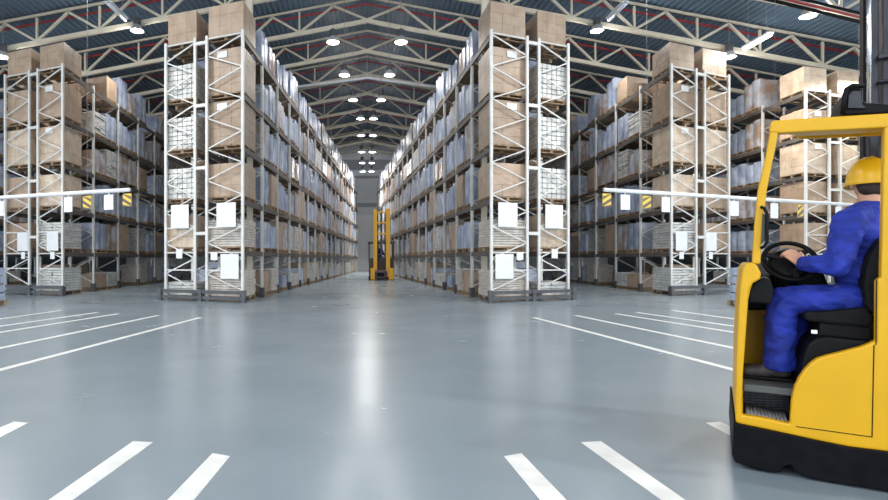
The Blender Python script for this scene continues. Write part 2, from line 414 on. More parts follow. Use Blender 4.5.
def crumple(m, W, a0,a1,b0,b1,z0,z1, seed, amp=.024, res=.2):
    """film wrapped block: gridded box pulled about by noise"""
    na = max(2,round((a1-a0)/res)); nb = max(2,round((b1-b0)/res)); nz = max(2,round((z1-z0)/res)); idx = {}
    def P(i,j,k):
        if (i,j,k) in idx: return idx[(i,j,k)]
        u = Vector((i/na,j/nb,k/nz)); p = Vector((a0+(a1-a0)*u.x,b0+(b1-b0)*u.y,z0+(z1-z0)*u.z))
        c = Vector(((a0+a1)/2,(b0+b1)/2,p.z)); n_edge = sum(1 for q,n in ((i,na),(j,nb)) if q in (0,n))
        if n_edge == 2: p += (c-p)*.05
        if k == nz: p.z -= .03*(n_edge > 0)
        p += noise.noise_vector(p*2.3+Vector((seed,seed*.7,0)))*amp*(0 if k == 0 else 1)
        idx[(i,j,k)] = len(m.v); m.v.append(tuple(W(*p))); return idx[(i,j,k)]
    def quad(*q): m.f.append(tuple(P(*x) for x in q)); m.mi.append(m.cur)
    for i in range(na):
        for k in range(nz):
            quad((i,0,k),(i+1,0,k),(i+1,0,k+1),(i,0,k+1)); quad((i,nb,k),(i,nb,k+1),(i+1,nb,k+1),(i+1,nb,k))
    for j in range(nb):
        for k in range(nz):
            quad((0,j,k),(0,j,k+1),(0,j+1,k+1),(0,j+1,k)); quad((na,j,k),(na,j+1,k),(na,j+1,k+1),(na,j,k+1))
    for i in range(na):
        for j in range(nb):
            quad((i,j,nz),(i+1,j,nz),(i+1,j+1,nz),(i,j+1,nz)); quad((i,j,0),(i,j+1,0),(i+1,j+1,0),(i+1,j,0))
KIND = {'carton':('carton','brown carton'),'pale':('carton_pale','pale carton'),'film':('film','film-wrapped grey'),'warm':('film_warm','film-wrapped brown'),
        'grid':('white','white gridded box'),'tray':('white','white layered'),'plank':('plank','pale flat-stacked')}
def goods_mb(R, S, root, rng):
    W = rel(R,root); kd = S['kind']; m = MB(); z0 = S['z']+.147; z1 = z0+S['h']; B = (S['a0'],S['a1'],S['b0'],S['b1'],z0,z1)
    if kd in ('carton','pale'): cells(m,W,*B,.38,.40,.30,rng)
    elif kd == 'grid': cells(m,W,*B,.24,.2,.155,rng,.022,.004)
    elif kd == 'tray': cells(m,W,*B,.6,.62,.095,rng,.018,.018)
    elif kd == 'plank': cells(m,W,*B,1.4,1.5,.075,rng,.014,.02)
    else:
        n = 1 if S['a1']-S['a0'] < .75 else 2; w = (S['a1']-S['a0'])/n
        for i in range(n):
            crumple(m,W,S['a0']+i*w+.004,S['a0']+(i+1)*w-.004,S['b0'],S['b1'],z0,z1-rng.uniform(0,.1)*(i>0),rng.uniform(0,99))
    return m
SLOTS = []      # every pallet place: collected first, the largest 300 are built one by one
def slot(R, a0,a1,b0,b1,lv,h,kind,label,order=None,sheet=False):
    c = R.W((a0+a1)/2,b0,LV[lv]); 
    size = (a1-a0)*h/(c.y**2)*(2.5 if order == 'front' else 1)*(.25 if order == 'inner' else 1)
    SLOTS.append(dict(R=R,a0=a0,a1=a1,b0=b0,b1=b1,z=LV[lv]+.002,h=h,kind=kind,label=label,size=size,sheet=sheet))

def rack(R, nb, bay, D, flue, D2, front_a, front_b, seed, nb_b=2, skip_first=False, gaps=()):
    rng = random.Random(seed)
    root = R.W(0,D/2,0)
    t = thing('pallet_rack','tall grey steel pallet rack, %s'%R.name,'pallet rack',root,0,'pallet racks')
    for k in range(nb+1): frame(R,k*bay,0,D,t,root,2 if k == 0 else (1 if k < 9 else 0))
    W = rel(R,root)
    for k in range(nb):
        for z in LV[1:]:
            MB().box((k*bay+.055,-.01,z-.15),((k+1)*bay-.055,.045,z),W).build('beam', M['beam'], t)
    m = MB()
    for k in range(nb):
        for z in LV[1:]: m.box((k*bay+.055,D-.045,z-.15),((k+1)*bay-.055,D+.01,z),W)
    o = m.build('rear_beam', M['beam'], t); o['kind'] = 'stuff'
    for z in (2.1,4.15,6.1,8.05):
        MB().box((-.05,D,z-.05),(.03,D+flue,z+.05),W).build('row_spacer', M['post'], t)
    # the row standing behind, back to back
    e0 = D+flue; root2 = R.W(0,e0+D2/2,0); W2 = rel(R,root2)
    t2 = thing('pallet_rack','grey pallet rack standing back to back behind %s'%R.name,'pallet rack',root2,0,'pallet racks')
    for k in range(nb_b+1): frame(R,k*bay,e0+.002,e0+D2,t2,root2,2 if k == 0 else 1)
    for k in range(nb_b):
        for z in LV[1:]:
            MB().box((k*bay+.055,e0+.003,z-.15),((k+1)*bay-.055,e0+.045,z),W2).build('beam', M['beam'], t2)
            MB().box((k*bay+.055,e0+D2-.045,z-.15),((k+1)*bay-.055,e0+D2-.003,z),W2).build('beam', M['beam'], t2)
    # low guard rail across the end
    g = thing('rack_end_barrier','low dark double rail guarding the front end of %s'%R.name,'barrier',R.W(-.22,(e0+D2)/2,0),0,'rack end barriers')
    Wg = rel(R,g.location)
    for z in (.06,.24): MB().box((-.27,-.1,z),(-.20,e0+D2+.1,z+.10),Wg).build('rail',M['guard'],g)
    for b in (-.14,(e0+D2)/2-.05,e0+D2): MB().box((-.30,b,0),(-.17,b+.14,.36),Wg).build('rail_post',M['guard'],g)
    # pallet places
    for lv in range(6):
        if front_a and lv < len(front_a) and front_a[lv]:
            kd,h = front_a[lv]
            slot(R,.13,1.52,.06,D-.05,lv,h,kd,'%s load at front of %s, aisle side, %s'%(KIND[kd][1],R.name,LEVEL[lv]),'front',sheet=(kd in('carton','pale') and lv in (3,4)))
        if front_b and front_b[lv]:
            kd,h = front_b[lv]
            slot(R,.13,1.38,e0+.06,e0+D2-.06,lv,h,kd,'%s load, front outer side of %s, %s'%(KIND[kd][1],R.name,LEVEL[lv]),'front')
        for k in range(1,nb):
            if skip_first and k < 1: continue
            n = 1 if rng.random() < .18 else 2; w = (bay-.22)/n
            for i in range(n):
                if rng.random() < (.09 if lv else .16): continue
                r = rng.random()
                if lv == 0: kd = 'tray' if r<.4 else 'plank' if r<.55 else 'film' if r<.8 else 'carton'
                else: kd = 'film' if r<.62 else 'warm' if r<.87 else 'carton' if r<.95 else 'tray'
                h = rng.uniform(.5,1.0) if lv == 0 else rng.uniform(.85,1.32)
                if lv == 1: h = rng.uniform(.8,1.2)
                if 0 < lv < 5: h = min(h, LV[lv+1]-LV[lv]-.325)
                sh = rng.uniform(0,.07)
                a0 = k*bay+.11+i*w+.02; 
                slot(R,a0+sh*.3,a0+w-.04-sh,.02+rng.uniform(-.05,.06),min(D-.06,1.25),lv,h,kd,
                     '%s load on %s of %s, %s bay%s'%(KIND[kd][1],LEVEL[lv],R.name,ORD[k+1],'' if n==1 else (', nearer half' if i==0 else ', farther half')))
        for k in range(1,nb_b):
            for i in range(2):
                w = (bay-.22)/2; a0 = k*bay+.11+i*w
                slot(R,a0+.02,a0+w-.03,e0+.08,e0+D2-.06,lv,rng.uniform(.8,1.2),rng.choice(['film','film','carton']),
                     'load','inner')
C1 = ground(244,302)
FA1 = [('plank',.80),('plank',.84),('carton',1.02),('carton',1.36),('carton',1.36),('carton',.98)]
FB1 = [('tray',.42),('pale',1.02),('grid',.98),('grid',1.02),('grid',1.10),('carton',.98)]
C2 = ground(63.6,295.6)
FA2 = [('tray',.85),('tray',.95),('pale',1.12),('pale',1.28),('carton',1.20),('carton',.86)]
FB2 = [None,('carton',.95),('carton',1.12),('pale',1.30),('carton',1.15),('carton',.90)]
RACKS = []
for mi,nm in ((False,'left aisle rack'),(True,'right aisle rack')):
    R = Rack(C1,37,22.5,mi,nm); RACKS.append(R)
    rack(R,18,2.3,1.42,.36,1.26,FA1,FB1,11 if not mi else 11)
for mi,nm in ((False,'far left rack'),(True,'second right rack')):
    R = Rack(C2,-33,23,mi,nm); RACKS.append(R)
    rack(R,7,2.55,1.36,.36,1.42,FA2,FB2,23)
P3 = Vector((-17.75,22.7,0))
FA3 = [('tray',.8),('carton',1.1),('carton',1.25),('pale',1.25),('carton',1.0),('pale',.95)]
R = Rack(P3,-20,15,True,'rack behind yellow truck'); rack(R,3,2.6,1.35,.5,1.3,FA3,FA3,31,nb_b=1)
R = Rack(P3,-20,15,False,'rack cut by left picture edge'); rack(R,3,2.6,1.35,.5,1.3,None,None,31,nb_b=1)

# build the loads
SLOTS.sort(key=lambda s: -s['size'])
single = [s for s in SLOTS if s['label'] != 'load' and 'left picture edge' not in s['label']][:300]
ids = set(id(s) for s in single)
rng = random.Random(5)
for s in single:
    R = s['R']; root = R.W((s['a0']+s['a1'])/2,(s['b0']+s['b1'])/2,s['z'])
    t = thing('pallet_load', s['label'], 'pallet load', root, 0, 'pallet loads in the racks')
    pallet_mb(R,s['a0'],s['a1'],s['b0'],s['b1'],s['z'],root,s['size']>.0025).build('pallet',M['wood'],t)
    g = goods_mb(R,s,root,rng).build('goods',M[KIND[s['kind']][0]],t,fix=s['kind'] in('film','warm'))
    if s['sheet']:
        W = rel(R,root); bm = (s['b0']+s['b1'])/2; z = s['z']+s['h']-.12
        MB().box((s['a0']-.025,bm-.05,z),(s['a0']-.012,bm+.32,z+.2),W).build('paper_label',M['sign'],g)
rest = {}
for s in SLOTS:
    if id(s) not in ids: rest.setdefault(s['R'].name,[]).append(s)
for nm,L in rest.items():
    R = L[0]['R']; root = R.W(0,0,0); m = MB(); order = ['wood']+sorted(set(KIND[s['kind']][0] for s in L))
    for s in L:
        m.cur = 0; p = pallet_mb(R,s['a0'],s['a1'],s['b0'],s['b1'],s['z'],root,False)
        g = goods_mb(R,s,root,rng)
        for q,ci in ((p,0),(g,order.index(KIND[s['kind']][0]))):
            b = len(m.v); m.v += q.v; m.f += [tuple(b+i for i in f) for f in q.f]; m.mi += [ci]*len(q.f)
    o = m.build('stored_goods',[M[x] for x in order],loc=root)
    tag(o,'mass of small distant pallet goods deep inside %s'%nm,'stored goods',kind='stuff')

# building columns that stand inside the racks and carry the trusses
for s,nm in ((-1,'trim_20'),(1,'trim_21')):
    q = RACKS[0].W(1.95,.42,0); x = q.x if s < 0 else -q.x
    struct(MB().box((x-.09,q.y-.09,0),(x+.09,q.y+.09,chord(x)+.02)).build(nm,M['truss']))

# white sheets hung on the rack ends
def sheet(R, b0,b1,z0,z1,label):
    m = MB(); c = R.W(-.075,(b0+b1)/2,z0); W = rel(R,c)
    m.box((-.085,b0,z0),(-.07,b1,z1),W)
    o = m.build('notice_board',M['sign'],loc=c); tag(o,label,'notice board','white boards on rack ends'); return o
for R in RACKS[:2]:
    n = 'left aisle rack' if R.m > 0 else 'right aisle rack'
    sheet(R,.27,.98,2.30-.02,3.02,'blank white board high on the front end of %s, aisle side'%n)
    sheet(R,.17,.83,1.30-.60,1.45,'blank white board low on the front end of %s'%n)
    sheet(R,.95,1.20,1.27,1.50,'small white card beside the low board on %s'%n)
    sheet(R,2.05,2.75,2.28,3.02,'blank white board on front end of %s, outer side'%n)
    sheet(R,2.30,2.54,1.32,1.62,'small white card under the outer board on %s'%n)
for R in RACKS[2:4]:
    n = 'far left rack' if R.m > 0 else 'second right rack'
    sheet(R,.22,.80,1.60,2.27,'blank white board on the front end of %s, aisle side'%n)
    sheet(R,.40,.62,1.30,1.56,'small white card below the aisle-side board of %s'%n)
    sheet(R,1.80,2.36,1.60,2.27,'blank white board on the front end of %s, outer side'%n)
    sheet(R,1.95,2.15,1.30,1.56,'small white card below the outer board of %s'%n)

# hanging height bars with their signs
def stripes(o_name, c, d, w, h, label, flip):
    """yellow plate with dark diagonal bands, real bars on the plate"""
    t = thing(o_name,label,'hazard sign',c,0,'striped signs on the bars')
    n = Vector((d.y,-d.x,0)); U = lambda u,v,k: d*u+Vector((0,0,v))+n*k
    m = MB().hexa([U(-w/2,-h,0),U(w/2,-h,0),U(w/2,-h,.02),U(-w/2,-h,.02),U(-w/2,0,0),U(w/2,0,0),U(w/2,0,.02),U(-w/2,0,.02)])
    m.build('plate',M['signyellow'],t)
    m = MB(); 
    for k in range(-1,3):
        y0 = -h+k*h*.52; pts = []
        rise = h*.45*(1 if not flip else -1)
        q = [(-w/2,y0+(0 if not flip else h*.45)),(w/2,y0+rise+(0 if not flip else h*.45)),(w/2,y0+rise+(0 if not flip else h*.45)+h*.24),(-w/2,y0+(0 if not flip else h*.45)+h*.24)]
        q = [(a,min(0,max(-h,b))) for a,b in q]
        if max(b for a,b in q)-min(b for a,b in q) < .02: continue
        m.hexa([U(a,b,.0205) for a,b in q]+[U(a,b,.026) for a,b in q])
    m.build('dark_band',M['signdark'],t)
M['signyellow'] = mat('sign_yellow',(.80,.55,.08),.5); M['signdark'] = mat('sign_dark',(.13,.10,.07),.5)
for s in (-1,1):
    side = 'left' if s < 0 else 'right'
    A = at(604.5,189.8,15.0); B = at(880,206.5,19.9)
    if s < 0: A.x *= -1; B.x *= -1
    t = thing('height_bar','long white height-limit bar hanging on the %s in front of racks'%side,'height bar',A,0,'height bars')
    MB().tube([(0,0,0),B-A],.055,10).build('bar',M['sign'],t,smooth=True)
    for f in (.12,.55,.9):
        p = (B-A)*f; MB().tube([p,p+Vector((0,0,chord((A+p).x)+.0-(A+p).z))],.004,5).build('hanger_cable',M['cable'],t)
    d = (B-A).normalized(); d.z = 0
    def on(px):
        # point on the bar at photo column px (right-hand side numbering)
        k = (px-PX)/F; ax = abs(A.x); bx = abs(B.x)
        f = (k*A.y-ax)/((bx-ax)-k*(B.y-A.y)); return A+(B-A)*f
    if s < 0: d = -d
    num = 0
    for px,w,kind in ((606.5,11,'y'),(625,12,'w'),(646.5,11,'y'),(665.5,11,'w'),(734,12,'w'),(774,11,'w'),(800,9,'y'),(838,9,'w')):
        if s < 0 and px > 740: continue
        num += 1
        p = on(px); wm = w/F*p.y/abs(d.x)*.93; hm = 15/F*p.y if kind == 'w' else 13/F*p.y
        top = p-Vector((0,0,.10))
        if kind == 'y': stripes('hazard_sign',top,d,wm,hm,'yellow and dark striped sign, %s along the %s height bar'%(ORD[num],side),s<0)
        else:
            n = Vector((d.y,-d.x,0)); U = lambda u,v,k: d*u+Vector((0,0,v))+n*k
            m = MB().hexa([U(-wm/2,-hm,0),U(wm/2,-hm,0),U(wm/2,-hm,.02),U(-wm/2,-hm,.02),U(-wm/2,0,0),U(wm/2,0,0),U(wm/2,0,.02),U(-wm/2,0,.02)])
            m.box((-.012,-.012,0),(.012,.012,.042))
            tag(m.build('hanging_sign',M['sign'],loc=top),'blank white sign, %s along the %s height bar'%(ORD[num],side),'sign','white signs on the bars')

# wrapped stacks standing on the open floor at both sides
for s,nm in ((-1,'at the left picture edge'),(1,'beside the truck, left of its cowl')):
    p = ground(727,307.5); x0 = s*(727-PX)/F*(p.y+.8)
    R = Rack(Vector((0,0,0)),0,0,False,'x'); R.es = Vector((0,1,0)); R.ef = Vector((s,0,0))
    R.O = Vector((x0,p.y,0))
    root = Vector((x0+s*.6,p.y+.4,0))
    t = thing('pallet_load','grey film-wrapped stack standing on the floor %s'%nm,'pallet load',root,0,'loads on the open floor')
    pallet_mb(R,0,.8,0,1.2,.002,root).build('pallet',M['wood'],t)
    m = MB(); W = rel(R,root)
    for k in range(4): crumple(m,W,0.01,.8,0.01,1.2,.15+k*.235,.15+(k+1)*.235-.012,k*3.1,.015,.25)
    m.build('goods',M['film'],t)
#PART2
# ------------------------------------------------------------------ the yellow truck in front (local axes: u rearwards, n into the cab, h up)
TH = math.radians(32); TB = Vector((2.30,3.5,0))
TU = Vector((math.cos(TH),-math.sin(TH))); TN = Vector((math.sin(TH),math.cos(TH)))
def J(x, y, n):
    """truck coordinates of what is seen at photo pixel x, y at depth n inside the truck"""
    d = Vector(((x-PX)/F, 1.0)); b = Vector((TB.x,TB.y))+TN*n
    det = d.x*(-TU.y)-d.y*(-TU.x)
    t = (b.x*(-TU.y)-b.y*(-TU.x))/det; u = (d.x*b.y-d.y*b.x)/det
    return Vector((u, n, EYE+(PY-y)/F*t))
def S(pts, n, hmin=.012): return [(q.x,max(hmin,q.z)) for q in (J(x,y,n) for x,y in pts)]
truck = thing('reach_truck','large yellow and black reach truck with open cab at right picture edge','forklift',TB,-TH)
skirt = [(733.5,420),(733,440),(732,455),(735,462.5),(752,468),(769,473),(781,473),(783,467),(791,465),(796,472),(812,480),(840,487),(888,494),(1000,509),(1000,467),(888,452.5),(850,447.8),(821,442),(773,431.5),(736.5,424)]
MB().prism(S(skirt,-.03),-.03,1.12).build('chassis_skirt',M['skirt'],truck,bevel=.012)
frame_poly = [(752,262),(746,263.5),(742.5,269),(740,290),(738.5,310),(736.5,360),(735.5,400),(735.5,423),(773,431.2),(821,441.7),(850,447.5),(888,452),(1000,466.5),(1000,268),(930,272),(880,277.5),(876,280),(876,341),(861,347),(838,353),(826,355.8),(816.5,359),(810,364),(804.5,370),(799,378),(795,386),(792.5,395),(791.5,402),(790,424),(765,418.5),(742,415),(742,400),(743,374),(748,304),(748.6,290),(753,283),(760.5,279),(761,273),(757,265)]
MB().prism(S(frame_poly,0),0,.06).build('side_frame',M['yellow'],truck,bevel=.012)
def seam(a,b,n=-.001,w=.005):
    p,q = J(*a,n),J(*b,n); return MB().bar(p,q,w,w,up=(0,1,0))
m = MB()
for a,b in (((796,426.5),(872,437)),((872,437),(874,345)),((876,345),(876.5,279))):
    p,q = J(*a,-.0005),J(*b,-.0005); m.bar(p,q,.005,.003,up=(0,1,0))
m.build('panel_gap',M['black'],truck)
uR = 1.55
h0 = J(888,452,.06).z; h1 = J(888,277,.06).z
b = J(877,300,.07).x
MB().box((J(886,300,.07).x,.062,.30),(uR,1.08,h1)).build('rear_body',M['yellow'],truck,bevel=.03)
cowl = [(752,262),(746,263.5),(742.5,269),(740,290),(738.5,310),(736.5,360),(735.5,423),(743,424),(743,374),(748,304),(753,283)]
MB().prism(S(cowl,.06),.062,.93).build('front_cowl',M['yellow'],truck,bevel=.02)
MB().box((.02,.96,.20),(b,1.02,J(760,306,.96).z)).build('far_side_panel',M['yellow'],truck)
dash = [(745,310),(748,297),(752,285),(764,277),(772,266),(779,259),(798,258),(811,262),(824,274),(830,288),(828,302),(800,310)]
MB().prism(S(dash,.62),.62,.955).build('dashboard',M['black'],truck,bevel=.015)
near = [(747,303),(748.6,290),(753,283),(764,277),(770,278),(774,290),(772,304)]
MB().prism(S(near,.07),.065,.60).build('console',M['black'],truck,bevel=.012)
MB().prism(S([(758,276),(758,262),(761,259.5),(776,257),(779,263),(770,277)],.42),.42,.55).build('console_cover',M['grey'],truck,bevel=.012)
hpl = J(765,386,.07).z
MB().box((J(743,380,.07).x,.065,hpl-.045),(b,.94,hpl)).build('floor_plate',M['grey'],truck,bevel=.008)
MB().box((J(744,400,.3).x,.30,.17),(b,.34,J(765,388,.3).z)).build('step_back',M['black'],truck)
m = MB()
for i in range(12):
    y = 389+i*2.6; p = J(744,y,.24); q = J(789,y+1.8,.24); m.bar(p,q,.006,.010)
for i in range(7): m.bar(J(746+i*7,388,.25),J(746+i*7,420,.25),.006,.006)
m.build('step_grille',M['mast'],truck)
m = MB()
for i in range(11):
    p = J(748+i*3.8,414.2+i*.75,.05); q = p+Vector((0,.2,.015)); m.tube([p,q],.011,8)
m.build('ribbed_mat',M['mat_'],truck,smooth=True)
MB().prism(S([(743,413),(790,421.5),(790,426),(743,417)],.07),.065,.3).build('step',M['black'],truck)
MB().prism(S([(796,424),(797,385),(803,355),(808,343),(815,338),(826,336),(874,341),(874,424)],.1),.075,.85).build('seat_base',M['black'],truck,bevel=.02)
MB().prism(S([(818,338.5),(820,323),(870,327),(870,340)],.16),.16,.68).build('seat_suspension',M['rubber'],truck,bevel=.006)
MB().box(tuple(J(811.5,333.5,.10)),tuple(J(817.5,330.3,.10)+Vector((0,.015,0)))).build('rating_plate',M['sign'],truck)
MB().prism(S([(803,315),(806,321),(830,324),(870,328),(874,318),(868,307),(830,311),(808,312)],.14),.14,.72).build('seat_cushion',M['rubber'],truck,bevel=.018)
MB().prism(S([(884,236),(876,244),(869,256),(865,270),(863,286),(866,306),(874,316),(900,316),(904,236)],.14),.14,.72).build('seat_backrest',M['rubber'],truck,bevel=.025)
# overhead guard
pil = [(771,128),(779.5,128),(773,160),(767,190),(763,225),(760.5,264),(752,264),(754.5,225),(758,190),(765,160)]
MB().prism(S(pil,0),.0,.07).build('front_pillar',M['yellow'],truck,bevel=.01)
MB().prism(S([(884.5,126),(882,240),(881,281),(905,281),(905,126)],0),.0,.07).build('rear_pillar',M['yellow'],truck,bevel=.008)
fas = [(769.5,131.8),(770.5,122),(774,120.3),(800,118.6),(888,113.2),(960,108.8),(960,124),(888,127.2),(820,130.7),(780,132.8)]
g = MB().prism(S(fas,-.005),-.005,.075).build('guard_side_beam',M['yellow'],truck,bevel=.008)
a,bq,c,dq = J(782,126,.08),J(960,118,.08),J(960,126,.62),J(795,130,.62)
hh = .05
def slab(q,t): return [tuple(x-Vector((0,0,t))) for x in q]+[tuple(x) for x in q]
q = [J(779,127.5,.07),J(960,117.5,.07),J(960,124.5,.72),J(797,132.6,.72)]
MB().hexa(slab(q,.03)).build('guard_roof',M['yellow'],truck,bevel=.006)
q2 = [J(797,131.2,.70),J(960,123.5,.70),J(960,123.9,.78),J(799,131.6,.78)]
MB().hexa(slab(q2,.055)).build('guard_far_beam',M['yellow'],truck,bevel=.008)
hs = [(842,116),(843,101),(845.5,90),(851,86),(863.5,86.5),(863.5,102),(888,104),(960,100),(960,111)]
MB().prism(S(hs,.16),.16,.62).build('work_light_housing',M['black'],truck,bevel=.015)
MB().tube([J(842.5,114,.13),J(844,99,.13),J(846.5,89,.13),J(852,85.5,.13),J(864,86,.13)],.012,8).build('guard_handle',M['black'],truck,smooth=True)
MB().prism(S([(848,108),(849,95),(853,91),(861,91),(862,104),(866,108)],.14),.14,.165).build('lamp_window',M['mast'],truck)
# mirror bracket on the front pillar
MB().tube([J(761,207,-.02),J(764.5,208.5,-.03),J(767,214,-.03),J(767,242,-.03),J(764,246.5,-.03),J(761,248,-.02)],.010,8).build('grab_handle',M['black'],truck,smooth=True)
MB().prism(S([(762.5,213),(765.5,215),(765,240),(761,245)],-.025),-.03,-.012).build('mirror',M['mast'],truck,bevel=.004)
# mast behind the cab
def rail(x0,x1,n,d,ma,name,hb=.05,ht=3.55):
    p,q = J(x0,60,n),J(x1,60,n); return MB().box((p.x,n,hb),(q.x,n+d,ht)).build(name,M[ma],truck,bevel=.004)
rail(863.2,866.2,1.10,.12,'black','mast_rail'); rail(869.8,878.5,1.12,.10,'mast','mast_rail'); rail(879.5,882,1.20,.06,'grey','mast_rail'); rail(883,892,1.10,.12,'mast','mast_rail')
rail(893,930,1.16,.05,'black','mast_plate')
p = J(867.8,60,1.10); MB().tube([(p.x,1.06,J(868,105,1.06).z),(p.x,1.06,3.5)],.014,10).build('lift_cylinder',M['chrome'],truck,smooth=True)
for y0,y1 in ((73,83),(51,54)):
    a_ = J(878,y1,1.06); c_ = J(935,y0,1.06); MB().box((a_.x,1.05,a_.z),(c_.x,1.13,c_.z)).build('mast_crossbar',M['mast'],truck,bevel=.005)
m = MB().box((J(863,300,1.1).x,1.10,.02),(uR,1.28,.45)); m.build('mast_foot',M['skirt'],truck)
for (x,y,n,r) in ((760,440,.35,.12),(850,440,.45,.17),(940,440,.6,.17)):
    u = J(x,y,n).x
    MB().lathe([(0,-.07),(r*.6,-.07),(r*.95,-.06),(r,-.04),(r,.04),(r*.95,.06),(r*.6,.07),(0,.07)],(u,n,r+.001),(0,1,0),28).build('wheel',M['rubber'],truck,smooth=True)
# steering wheel on its column
sc_ = J(790,261,.40); ax = Vector((.14,-.82,.56)).normalized()
t1 = ax.cross(Vector((0,0,1))).normalized(); t2 = t1.cross(ax)
RW = .145
m = MB(); m.tube([sc_+(t1*math.cos(k*math.pi/18)+t2*math.sin(k*math.pi/18))*RW for k in range(37)],.015,10)
sw = m.build('steering_wheel',M['black'],truck,smooth=True,merge=.0005)
MB().lathe([(0,-.02),(.112,-.02),(.118,0),(.09,.012),(.05,.03),(0,.035)],sc_-ax*.02,ax,28).build('hub',M['black'],sw,smooth=True)
m = MB()
for k in range(3):
    w_ = k*2*math.pi/3+.4; m.bar(sc_,sc_+(t1*math.cos(w_)+t2*math.sin(w_))*RW,.03,.012,up=ax)
m.build('spoke',M['mast'],sw)
MB().tube([sc_-ax*.02,sc_-ax*.02+Vector((-.03,.12,-.28))],[.05,.07],14).build('steering_column',M['black'],truck,smooth=True)

# ------------------------------------------------------------------ the driver
def voxel(mb, name, size, ma, parent, smooth=3, disp=None):
    me = mb.mesh('tmp',M[ma],fix=True); o = bpy.data.objects.new('tmp',me); COL.objects.link(o)
    r = o.modifiers.new('r','REMESH'); r.mode = 'VOXEL'; r.voxel_size = size
    if smooth: sm = o.modifiers.new('s','SMOOTH'); sm.iterations = smooth; sm.factor = .5
    dg = bpy.context.evaluated_depsgraph_get(); ev = o.evaluated_get(dg)
    out = bpy.data.meshes.new_from_object(ev); out.name = name
    bpy.data.objects.remove(o)
    if disp:
        nr = [v.normal.copy() for v in out.vertices]
        for v,nn in zip(out.vertices,nr): v.co += nn*disp(v.co)
    out.materials.clear(); out.materials.append(M[ma] if isinstance(ma,str) else ma)
    out.polygons.foreach_set('use_smooth',[True]*len(out.polygons))
    return link(name,out,parent)
SEAT = J(850,309,.42)
ROOT = Vector((SEAT.x,.42,SEAT.z))
person = thing('person','person in blue workwear and yellow hard hat seated in the yellow truck steering','person',TB+Vector((TU.x*ROOT.x+TN.x*ROOT.y,TU.y*ROOT.x+TN.y*ROOT.y,ROOT.z)),-TH)
def K(x,y,n): return J(x,y,n)-ROOT
pel = K(861,296,.42); hipN = K(850,300,.31); hipF = K(853,300,.53); kneeN = K(782,300,.29); kneeF = K(792,303,.55)
ankN = K(777,366,.29); ankN.z = hpl+.112-ROOT.z; ankF = K(793,367,.52); ankF.z = hpl+.112-ROOT.z
waist = K(862,270,.42); chest = K(860,238,.43); neck = K(867,207,.45); head = K(869,183,.46)
shN = K(849,222,.24); shF = K(878,219,.64); elN = K(838,265,.13); elF = K(842,266,.66); wrN = K(801,263,.245); wrF = K(806,266,.50)
fc = Vector((-.30,.95,0)).normalized(); lf = Vector((-fc.y,fc.x,0))      # where the head looks, and its left
# overalls
m = MB()
m.ball(pel,(.15,.175,.10)); m.cap(pel+Vector((0,0,.03)),.125,waist,.13); m.ball(waist,(.145,.17,.14)); m.cap(waist,.135,chest,.15); m.ball(chest,(.155,.19,.17))
m.cap(shN,.082,shF,.082); m.cap(chest,.13,neck-Vector((0,0,.05)),.085); m.cap(shN,.082,neck,.05); m.cap(shF,.082,neck,.05)
m.cap(shN,.088,elN,.066); m.cap(elN,.068,wrN+(elN-wrN)*.12,.05); m.cap(shF,.088,elF,.066); m.cap(elF,.068,wrF+(elF-wrF)*.12,.05)
m.cap(pel,.105,hipN,.1); m.cap(pel,.105,hipF,.1)
m.cap(hipN,.108,kneeN,.083); m.ball(kneeN,.083); m.tube([kneeN,ankN+Vector((.01,0,-.035))],[.083,.088],18); m.cap(hipF,.105,kneeF,.082); m.ball(kneeF,.082); m.tube([kneeF,ankF+Vector((.01,0,-.035))],[.082,.086],18)
m.tube([neck+Vector((0,0,-.05)),neck+Vector((0,0,.028))],[.085,.068],18)
def crease(p):
    n1 = noise.noise(Vector((p.x*9,p.y*9,p.z*16))); n2 = noise.noise(Vector((p.x*22+5,p.y*22,p.z*30)))
    n3 = noise.noise(Vector((p.x*5+n1,p.y*5,p.z*11+p.x*6)))
    return -.018*abs(n1)-.012*abs(n3)+.005*n2+.008
overall = voxel(m,'coverall',.011,'overall',person,4,crease)
# body: one continuous skin surface with head and hands
def hand(m, W, fwd, side, palm, thumb_sign, curl=(30,40,35), L=1.0):
    fwd = fwd.normalized(); palm = (palm-fwd*palm.dot(fwd)).normalized(); side = fwd.cross(palm).normalized()*(1 if side > 0 else -1)
    ends = []
    for i,(off,ln) in enumerate(((-.030,.072),(-.010,.082),(.010,.077),(.028,.060))):
        k = W+fwd*.088*L+side*off; m.cap(W+side*off*.55+fwd*.01,.017,k,.0125,10)
        d = fwd.copy(); p = k; rr = .0105
        for j,(f_,cu) in enumerate(((.45,curl[0]),(.30,curl[1]),(.25,curl[2]))):
            rot = Matrix.Rotation(math.radians(cu),3,d.cross(palm).normalized()); d = (rot@d).normalized()
            q = p+d*ln*f_*L; m.cap(p,rr,q,rr*.9,10); p = q; rr *= .92
    b = W+fwd*.022-side*.026*thumb_sign; t = (fwd*.6-side*.65*thumb_sign+palm*.45).normalized()
    p = b+t*.038; m.cap(b,.016,p,.0125,10); t = (t+fwd*.5+palm*.2).normalized(); q = p+t*.032; m.cap(p,.012,q,.0105,10); t = (t+fwd*.3+palm*.3).normalized(); m.cap(q,.0105,q+t*.024,.009,10)
m = MB()
m.cap(pel,.10,waist,.10); m.cap(waist,.10,chest,.11); m.cap(chest,.10,neck,.052); m.cap(shN,.055,shF,.055)
m.cap(neck-Vector((0,0,.03)),.055,head-Vector((0,0,.05))-fc*.012,.054)
m.cap(shN,.05,elN,.042); m.cap(elN,.042,wrN,.028); m.cap(shF,.05,elF,.042); m.cap(elF,.042,wrF,.028)
